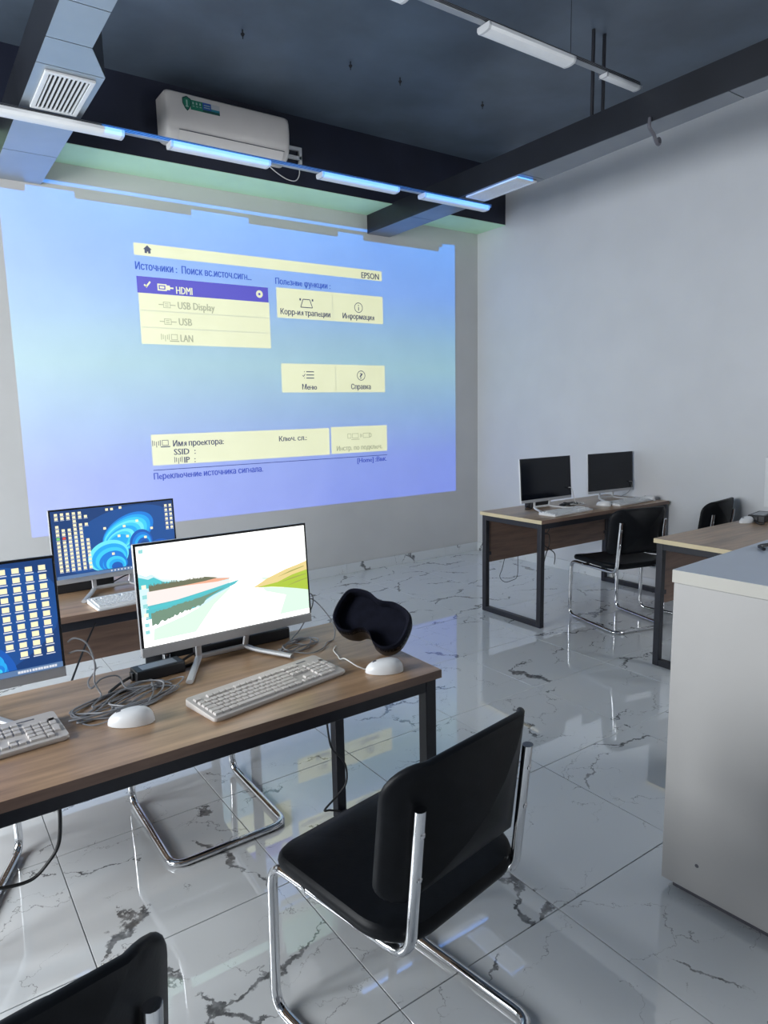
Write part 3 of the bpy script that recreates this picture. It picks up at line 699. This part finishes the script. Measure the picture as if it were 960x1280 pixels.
keyboard('keyboard on the second-row desk under the ribbon wallpaper monitor', (.78, 2.885, FH), R(4), False, 'white', 'white')
keyboard('keyboard in front of the switched-off monitor nearer the projection', (3.86, 3.245, .755), R(3), False, 'white', 'white')
keyboard('keyboard in front of the switched-off monitor nearer the right wall', (4.60, 3.255, .755), R(2), False, 'white', 'white')
# ------------------------------------------------------------------ mice
def mouse(label, loc, rz, cable=None, cm='gcable'):
    """nose points along local +y"""
    t = thing('computer_mouse', label, 'mouse', loc, rz, 'computer mice')
    rs = []; L_, W_, H_ = .057, .031, .037
    for k in range(9):
        a = k/8*math.pi/2; s = math.cos(a)**.62; h = math.sin(a)**.9
        rs.append([(W_*s*math.cos(q)*(1+.0*math.sin(q))*(1-.10*math.sin(q)), L_*s*math.sin(q), .0015+H_*h*(1-.18*math.sin(q)*s)) for q in [2*math.pi*j/20 for j in range(20)]])
    mk('shell', MB().rings([[(p*.96, q*.97, 0) for p, q, _ in rs[0]]]+rs), MT['white'], t, smooth=True)
    mk('scroll_wheel', MB().lathe([(.003, -.0035), (.0085, -.003), (.0085, .003), (.003, .0035)], 14, (0, .027, .0275), 'x'), MT['greyp'], t)
    mk('button_seam', MB().tube([(0, .051, .0185), (0, .045, .0238), (0, .037, .0293)], .0007, 5), MT['greyp'], t)
    if cable: mk('mouse_cable', MB().tube(spline(cable, 7), .0019, 6), MT[cm], t, smooth=True)
    return t
mouse('white mouse beside the cable tangle, left of the near keyboard', (.402, 1.705, FH), R(66), [(0, .055, .010), (0, .09, .004), (.02, .12, .003), (.06, .12, .003), (.10, .08, .003), (.13, .02, .004)])
mouse('white mouse in front of the black headset', (1.100, 1.592, FH), R(62), [(0, .055, .010), (.005, .080, .020), (.03, .105, .030), (.07, .115, .022), (.11, .125, .006), (.15, .13, .003), (.20, .14, .003), (.24, .13, .003)], 'wcable')
mouse('white mouse between the two switched-off monitors', (4.34, 3.29, .755), R(20), None)
mouse('white mouse at the right wall end of the two-monitor desk', (4.835, 3.24, .755), R(8), [(0, .055, .008), (-.0, .085, .004), (-.02, .12, .003), (-.05, .17, .003)])
# ------------------------------------------------------------------ headset on the near desk
hs = thing('vr_headset', 'black goggle headset lying open on the desk corner', 'headset', (1.158, 1.725, FH), 0)
gog = spline([(-.098, .020, 0), (-.085, .055, 0), (-.04, .066, 0), (.0, .056, 0), (.04, .066, 0), (.085, .055, 0), (.098, .020, 0), (.094, -.030, 0), (.066, -.055, 0), (.034, -.052, 0), (.016, -.036, 0), (0, -.030, 0), (-.016, -.036, 0), (-.034, -.052, 0), (-.066, -.055, 0), (-.094, -.030, 0)], 5, True)
gog = [(p.x*1.24, p.y*1.22) for p in gog]
_n = Vector((-.54, -.58, .62)).normalized()                 # the open side looks towards the camera and up
_ux = Vector((.55, -.76, -.34)); _ux = (_ux-_n*_ux.dot(_n)).normalized(); _uy = _n.cross(_ux)
_HC = Vector((-.01, .0, .099))
def HP(p, q, t): return tuple(_HC+_ux*p+_uy*q+_n*t)
rs = []
for s, t in ((.30, -.075), (.62, -.073), (.80, -.066), (.92, -.05), (.985, -.025), (1.0, .0), (1.0, .022), (.985, .034), (.95, .038), (.90, .034), (.87, .02), (.85, -.01), (.82, -.03)):
    rs.append([HP(p*s*(1 if t > -.02 else 1.0), q*s+.0*t, t+.018*(1-(p/.12)**2)*(.5 if t > -.02 else -.6)) for p, q in gog])
_dz = .0015-min(p[2] for r in rs for p in r); _HC.z += _dz; rs = [[(p[0], p[1], p[2]+_dz) for p in r] for r in rs]
mk('shell', MB().rings(list(reversed(rs[:7])), False).add(rs[0], [tuple(range(len(rs[0])))]), MT['black'], hs, smooth=True)
fc = mk('face_cushion', MB().rings(rs[5:], True), MT['foam'], hs, smooth=True)
for s in (-1, 1):
    c = s*.052
    rr = [[HP(c+r*math.cos(a), .008+r*math.sin(a), t) for a in [2*math.pi*k/20 for k in range(20)]] for r, t in ((.030, -.02), (.030, -.004), (.025, -.004), (.024, -.009), (.012, -.005), (.001, -.004))]
    mk('eyepiece', MB().rings(rr, True), MT['lens'], fc, smooth=True)
mk('nose_guard', MB().rings([[HP(p, q, t) for p, q in ((-.055, -.045), (-.035, -.005), (.015, .004), (.045, -.02), (.035, -.038), (.0, -.030))] for t in (-.03, -.004)], True), MT['greyp'], hs)
# ------------------------------------------------------------------ power bricks and cables on the near desk
def brick(name, label, loc, rz, sx, sy, sz, group=None):
    t = thing(name, label, 'adapter', loc, rz, group)
    mk('casing', MB().box(-sx/2, sx/2, -sy/2, sy/2, 0, sz), MT['black'], t, bevel=.004)
    mk('rating_plate', MB().box(-sx*.36, sx*.36, -sy*.32, sy*.32, sz, sz+.0004), MT['rail'], t)
    mk('plug_socket', MB().box(-sx/2-.008, -sx/2, -.012, .012, .004, sz-.006), MT['black'], t, bevel=.002)
    mk('cord', MB().tube(spline([(-sx/2-.006, 0, .015), (-sx/2-.03, -.005, .010), (-sx/2-.06, -.025, .006), (-sx/2-.085, -.05, .0045), (-sx/2-.06, -.065, .0045), (-sx/2-.02, -.05, .0045)], 6), .0042, 8), MT['bcable'], t, smooth=True)
    return t
GA = 'black power adapters'
brick('power_adapter', 'black power adapter beside the bright monitor, left of its stand', (.555, 1.985, FH), R(4), .145, .062, .034, GA)
brick('power_adapter', 'long black power strip behind the bright monitor stand', (.86, 2.062, FH), R(1), .32, .05, .038, GA)
brick('power_adapter', 'black adapter behind the ribbon wallpaper monitor stand', (.60, 3.22, FH), R(2), .25, .07, .05, GA)
brick('power_adapter', 'black adapter behind the switched-off monitor nearer the projection', (3.95, 3.60, .755), R(3), .22, .07, .04, GA)
brick('power_adapter', 'black adapter on the right-hand desk, beside a white mouse', (4.52, 2.20, .755), R(10), .22, .10, .045, GA)
mouse('flat white mouse on the desk next to the cabinet', (4.36, 2.215, .755), R(80), None)
def cable(name, label, pts, r, m, n=8, sides=6, group=None):
    return tag(mk(name, MB().tube(spline(pts, n), r, sides), MT[m], smooth=True), label, 'cable', group)
rd = random.Random(11)
def tangle(cx, cy, rx, ry, loops, z0, rot=0):
    p = []
    for k in range(loops*7):
        a = 2*math.pi*k/7+.35*rd.random(); s = .55+.5*rd.random(); ox, oy = rx*s*math.cos(a)+.25*rx*math.sin(k*.9), ry*s*math.sin(a)+.25*ry*math.cos(k*1.3)
        p.append((cx+ox*math.cos(rot)-oy*math.sin(rot), cy+ox*math.sin(rot)+oy*math.cos(rot), z0+.003+.012*rd.random()*(k % 3 != 0)))
    return p
cable('tangled_cable', 'grey cable tangle on the near desk behind the left mouse', [(.318, 1.985, .905), (.335, 1.975, .915), (.36, 1.955, .90), (.372, 1.935, .85), (.365, 1.92, .80), (.375, 1.90, .765), (.35, 1.85, .757)]+tangle(.42, 1.85, .165, .075, 5, FH, .25), .0026, 'gcable')
cable('tangled_cable', 'second grey cable rising from the left monitor into the tangle', [(.318, 1.985, .872), (.34, 1.97, .88), (.365, 1.95, .872), (.375, 1.94, .83), (.352, 1.935, .80), (.355, 1.915, .785), (.385, 1.93, .80), (.43, 1.935, .795), (.452, 1.905, .76)]+tangle(.49, 1.84, .12, .06, 3, FH, .2), .0024, 'gcable')
cable('tangled_cable', 'grey cable tangle between the bright monitor and the headset', tangle(1.0, 1.945, .085, .05, 4, FH, .2)+[(1.0, 1.99, .758), (1.04, 2.0, .79), (1.085, 1.995, .86), (1.09, 2.0, .90), (1.065, 2.0, .905)], .0021, 'gcable')
cable('tangled_cable', 'thin cable running from the bright monitor behind the headset', [(1.065, 2.0, .885), (1.09, 2.0, .885), (1.12, 1.985, .85), (1.14, 1.95, .80), (1.13, 1.93, .757), (1.09, 1.91, .756), (1.05, 1.87, .756), (.99, 1.86, .756), (.93, 1.95, .757)], .0019, 'gcable')
cable('hanging_cable', 'black cable behind the left monitor in front of the brown board', [(.30, 2.2, .60), (.36, 2.35, .62), (.46, 2.6, .66), (.55, 2.8, .70), (.58, 2.86, .715)], .0035, 'bcable')
cable('hanging_cable', 'black cable drooping in a loop under the near desk at left', [(.202, 1.56, .70), (.202, 1.56, .645), (.194, 1.56, .585), (.17, 1.56, .55), (.133, 1.56, .524), (.075, 1.56, .531), (.02, 1.57, .55), (-.05, 1.6, .62), (-.08, 1.6, .70)], .0042, 'bcable')
cable('hanging_cable', 'black cable running down the back leg of the near desk', [(1.135, 2.04, .70), (1.14, 2.035, .55), (1.15, 2.03, .38), (1.165, 2.03, .306), (1.20, 2.03, .26), (1.225, 2.035, .208), (1.215, 2.025, .154), (1.174, 2.03, .113), (1.125, 2.03, .08), (1.15, 2.03, .07), (1.19, 2.02, .05), (1.16, 2.0, .02), (1.11, 1.98, .006), (1.09, 1.96, .006), (1.13, 1.94, .006)], .004, 'bcable')
for k, (dx, l) in enumerate(((0, 'black cable hanging under the two-monitor desk, nearer the projection'), (.09, 'black cable hanging under the two-monitor desk, nearer the chair'))):
    cable('hanging_cable', l, [(4.0+dx, 3.60, .70), (4.0+dx, 3.60, .58), (4.03+dx*.4, 3.61, .53), (4.08, 3.60+.04*k, .52), (4.10-.05*k, 3.61+.01*k, .44), (4.05+.10*k, 3.6, .36), (4.02+.13*k, 3.6, .27)], .004, 'bcable')
cable('hanging_cable', 'thin dark wire looping just above the floor by the front desk leg', [(3.72, 3.72, .36), (3.70, 3.725, .28), (3.68, 3.73, .22), (3.73, 3.73, .17), (3.80, 3.725, .17), (3.86, 3.72, .20), (3.86, 3.715, .36)], .0025, 'bcable')
cable('hanging_cable', 'black cable hanging behind the chair at the right end of the two-monitor desk', [(4.78, 3.15, .72), (4.79, 3.17, .66), (4.76, 3.16, .60), (4.70, 3.16, .56), (4.74, 3.16, .52), (4.82, 3.18, .51)], .0045, 'bcable')
cable('tangled_cable', 'pile of dark and white cables between the two off monitors', tangle(4.19, 3.50, .10, .05, 4, .755, 0), .004, 'bcable')
cable('tangled_cable', 'white cable looping over the dark cable pile', [(4.125, 3.45, .90), (4.16, 3.45, .89), (4.20, 3.46, .82), (4.23, 3.46, .765)]+tangle(4.24, 3.46, .09, .05, 2, .756, 0), .0025, 'wcable')
cable('tangled_cable', 'thin cable beside the off monitor nearer the right wall', [(4.87, 3.45, .89), (4.90, 3.44, .885), (4.91, 3.45, .84), (4.90, 3.48, .79), (4.86, 3.52, .757)], .0022, 'gcable')
cable('tangled_cable', 'grey cable behind the ribbon wallpaper monitor', [(.62, 3.18, .757), (.70, 3.17, .77), (.78, 3.16, .80), (.84, 3.16, .785), (.9, 3.18, .757)], .003, 'bcable')
cable('loose_cable', 'thick black cable lying on the cabinet top', [(2.29, 1.10, 1.037), (2.33, 1.135, 1.037), (2.38, 1.125, 1.037), (2.45, 1.11, 1.037), (2.55, 1.12, 1.037)], .006, 'bcable')
# ------------------------------------------------------------------ projector (hangs above, outside the frame) and the wall sheet with painted menu lettering
pj = thing('projector', 'white ceiling projector throwing the blue menu on the front wall', 'projector', (PX, PY, PZ))
mk('body', MB().box(-.17, .17, -.36, -.06, -.06, .06), MT['white'], pj, bevel=.012)
mk('lens', MB().lathe([(.045, -.07), (.045, -.03), (.038, -.028)], 24, (0, 0, 0), 'y'), MT['lens'], pj)
mk('mount', MB().tube([(0, -.2, .06), (0, -.2, ZC-PZ)], .02, 10), MT['white'], pj)
pic = mk('menu_picture_sheet', MB().box(IX0, IX1, YF-.002, YF-.0002, IZ0, IZ1), MT['wall'])
tag(pic, 'large blue menu picture on the front wall, projected tiles with painted-on lettering', 'projection')
BEAM_PAINT = [mat('painted_beam_navy', (.035, .04, .15), .6), mat('painted_beam_grey', (.30, .31, .32), .6), mat('painted_beam_blue', (.10, .13, .34), .6), mat('painted_beam_bar', (.06, .05, .56), .6), MT['wall']]  # surface colours standing in for the projected light of lettering, icons and bar
class SL:
    mb, mi = MB(), 0
def SP(x, z): return (x, YF-.0026, z)
def flush(name='icon'):
    if SL.mb.f:
        for g in sorted(set(SL.mb.mi)):
            m = MB(); m.v = SL.mb.v; m.f = [f for f, q in zip(SL.mb.f, SL.mb.mi) if q == g]; m.mi = [0]*len(m.f)
            u = sorted({i for f in m.f for i in f}); k = {a: b for b, a in enumerate(u)}
            m.v = [m.v[i] for i in u]; m.f = [tuple(k[i] for i in f) for f in m.f]
            mk(name, m, BEAM_PAINT[g], pic)
    SL.mb = MB()
def stext(body, x0, x1, z, ht, mi, yo=0):
    """a line of painted menu lettering from x0 to x1 with its foot at z and capital height ht (metres)"""
    flush()
    # letters whose built-in outlines overlap themselves are composed from clean look-alike glyphs
    txt = body.replace('ю', 'ıo').replace('ф', 'φ').replace('е', 'e').replace('ы', 'bı')
    cu = bpy.data.curves.new('t', 'FONT'); cu.body = txt.replace('н', 'h').replace('я', 'r'); cu.size = 1; cu.resolution_u = 2; cu.small_caps_scale = .73
    nr = 0
    for k in range(12): cu.materials.append(BEAM_PAINT[0])
    for k, ch in enumerate(txt):
        if ch in 'ня' or (ch == 'b' and txt[k+1:k+2] == 'ı'): cu.body_format[k].use_small_caps = True
        if ch == 'я': nr += 1; cu.body_format[k].material_index = nr
    ob = bpy.data.objects.new('t', cu); COL.objects.link(ob)
    dg = bpy.context.evaluated_depsgraph_get(); me = bpy.data.meshes.new_from_object(ob.evaluated_get(dg))
    vx = [v.co.x for v in me.vertices]
    for q in range(1, nr+1):                      # turn the R round to make it a Я
        ids = {i for p in me.polygons if p.material_index == q for i in p.vertices}
        lo, hi = min(vx[i] for i in ids), max(vx[i] for i in ids)
        for i in ids: vx[i] = lo+hi-vx[i]
    a, b = min(vx), max(vx); k = (x1-x0)/(b-a)
    m = MB()
    for dx, dy in ((-.0016, 0), (.0016, .00015)):       # drawn twice, slightly offset: bolder painted lettering
        m.add([(x0+dx+(vx[v.index]-a)*k, YF-.0026-yo-dy, z+v.co.y*ht/.72) for v in me.vertices], [tuple(p.vertices) for p in me.polygons])
    mk('lettering', m, BEAM_PAINT[mi], pic)['kind'] = 'stuff'
    bpy.data.objects.remove(ob); bpy.data.meshes.remove(me); bpy.data.curves.remove(cu)
def sbox(x0, x1, z0, z1, mi=0): SL.mb.add([SP(x0, z0), SP(x1, z0), SP(x1, z1), SP(x0, z1)], [(0, 1, 2, 3)], mi)
def sline(a, b, w, mi=0):
    d = Vector((b[0]-a[0], b[1]-a[1])).normalized(); nx, nz = -d.y*w/2, d.x*w/2
    SL.mb.add([SP(a[0]+nx, a[1]+nz), SP(a[0]-nx, a[1]-nz), SP(b[0]-nx, b[1]-nz), SP(b[0]+nx, b[1]+nz)], [(0, 1, 2, 3)], mi)
def sring(cx, cz, r, w, mi=0, n=24):
    v = [SP(cx+q*math.cos(2*math.pi*k/n), cz+q*math.sin(2*math.pi*k/n)) for q in (r, r-w) for k in range(n)]
    SL.mb.add(v, [(k, (k+1) % n, n+(k+1) % n, n+k) for k in range(n)], mi)
mk('menu_bar', MB().box(1.549, 2.614, YF-.0024, YF-.002, 2.412, 2.531), BEAM_PAINT[3], pic, label='painted dark blue selected menu row')
stext('HDMI', 1.842, 1.968, 2.424, .056, 4, .0002)
sline((1.602, 2.474), (1.618, 2.458), .012, 4); sline((1.614, 2.455), (1.648, 2.497), .012, 4); flush('tick')
sbox(1.700, 1.770, 2.438, 2.448, 4); sbox(1.700, 1.770, 2.478, 2.488, 4); sbox(1.700, 1.710, 2.448, 2.478, 4); sbox(1.760, 1.770, 2.448, 2.478, 4); sbox(1.718, 1.752, 2.455, 2.471, 4); sbox(1.770, 1.795, 2.446, 2.480, 4); sbox(1.795, 1.822, 2.457, 2.468, 4); flush('plug_icon')
sring(2.535, 2.474, .030, .020, 4); sbox(2.520, 2.526, 2.468, 2.475, 4); flush('return_icon')
stext('EPSON', 3.545, 3.735, 2.690, .054, 0)
stext('Источники :  Поиск вс.источ.сигн...', 1.547, 2.470, 2.578, .056, 2)
stext('Полезные функции :', 2.686, 3.215, 2.568, .050, 2)
stext('USB Display', 1.848, 2.142, 2.312, .056, 1); stext('USB', 1.848, 1.950, 2.190, .056, 1); stext('LAN', 1.853, 1.951, 2.066, .056, 1)
stext('Корр-ия трапеции', 2.722, 3.205, 2.326, .048, 0); stext('Информация', 3.335, 3.672, 2.326, .048, 0)
stext('Меню', 2.902, 3.046, 1.700, .048, 0); stext('Справка', 3.405, 3.618, 1.703, .048, 0)
stext('Имя проектора:', 1.741, 2.156, 1.262, .048, 0); stext('SSID  :', 1.744, 1.916, 1.196, .048, 0); stext('IP  :', 1.822, 1.912, 1.130, .048, 0)
stext('Ключ. сл.:', 2.658, 2.925, 1.262, .044, 0); stext('Инстр. по подключ.', 3.232, 3.732, 1.150, .044, 1)
stext('Переключение источника сигнала.', 1.575, 2.493, 1.014, .050, 2); stext('[Home] :Вык.', 3.451, 3.782, 1.030, .044, 2)
sbox(1.574, 3.79, 1.083, 1.088, 0)
# icons: house, plugs, keystone, information, list, question mark, aerial, devices
SL.mb.add([SP(1.612, 2.727), SP(1.676, 2.727), SP(1.644, 2.757)], [(0, 1, 2)], 0); sbox(1.622, 1.640, 2.700, 2.727); sbox(1.648, 1.666, 2.700, 2.727); sbox(1.640, 1.648, 2.712, 2.727)
flush()
for z in (2.336, 2.212):
    flush(); sbox(1.735, 1.79, z-.022, z-.018, 1); sbox(1.735, 1.79, z+.018, z+.022, 1); sbox(1.735, 1.739, z-.022, z+.022, 1); sbox(1.786, 1.79, z-.022, z+.022, 1); sbox(1.79, 1.83, z-.003, z+.003, 1); sbox(1.70, 1.735, z-.003, z+.003, 1); sbox(1.748, 1.776, z-.01, z-.005, 1); sbox(1.748, 1.776, z+.005, z+.01, 1)
def aerial(x, z, mi):
    sline((x, z-.025), (x, z+.02), .005, mi)
    for s in (-1, 1): sline((x+s*.016, z-.01), (x+s*.016, z+.025), .005, mi); sline((x+s*.03, z-.014), (x+s*.03, z+.03), .005, mi)
def laptop(x, z, mi):
    for a in ((x, x+.05, z-.012, z-.008), (x, x+.05, z+.026, z+.03), (x, x+.004, z-.012, z+.03), (x+.046, x+.05, z-.012, z+.03), (x-.012, x+.062, z-.026, z-.018)): sbox(*a, mi)
flush(); aerial(1.735, 2.09, 1); laptop(1.780, 2.09, 1); flush(); aerial(1.612, 1.285, 0); laptop(1.655, 1.285, 0); flush(); aerial(1.775, 1.15, 0)
flush(); sline((2.915, 2.395), (2.94, 2.462), .007); sline((2.94, 2.462), (3.005, 2.462), .007); sline((3.005, 2.462), (3.03, 2.395), .007); sline((3.03, 2.395), (2.915, 2.395), .007); sbox(2.905, 2.920, 2.450, 2.468); sbox(3.025, 3.040, 2.450, 2.468)
flush(); sring(3.505, 2.428, .045, .006); sbox(3.501, 3.509, 2.402, 2.434); sbox(3.501, 3.509, 2.442, 2.452)
flush()
for k in range(3): sbox(2.945, 3.022, 1.795+.027*k, 1.803+.027*k)
sline((2.908, 1.822), (2.918, 1.812), .006); sline((2.918, 1.812), (2.934, 1.834), .006); sbox(2.924, 2.930, 1.849, 1.857); sbox(2.924, 2.930, 1.796, 1.802)
flush(); sring(3.515, 1.826, .045, .006); stext('?', 3.500, 3.530, 1.800, .05, 0)
for a in ((3.35, 3.39), (3.40, 3.47), (3.52, 3.60)):
    sbox(a[0], a[1], 1.258, 1.262, 1); sbox(a[0], a[1], 1.298, 1.302, 1); sbox(a[0], a[0]+.004, 1.258, 1.302, 1); sbox(a[1]-.004, a[1], 1.258, 1.302, 1)
sbox(3.39, 3.48, 1.244, 1.249, 1); sbox(3.49, 3.496, 1.262, 1.298, 1); sbox(3.502, 3.508, 1.268, 1.292, 1); sring(3.60, 1.28, .018, .004, 1)
flush()
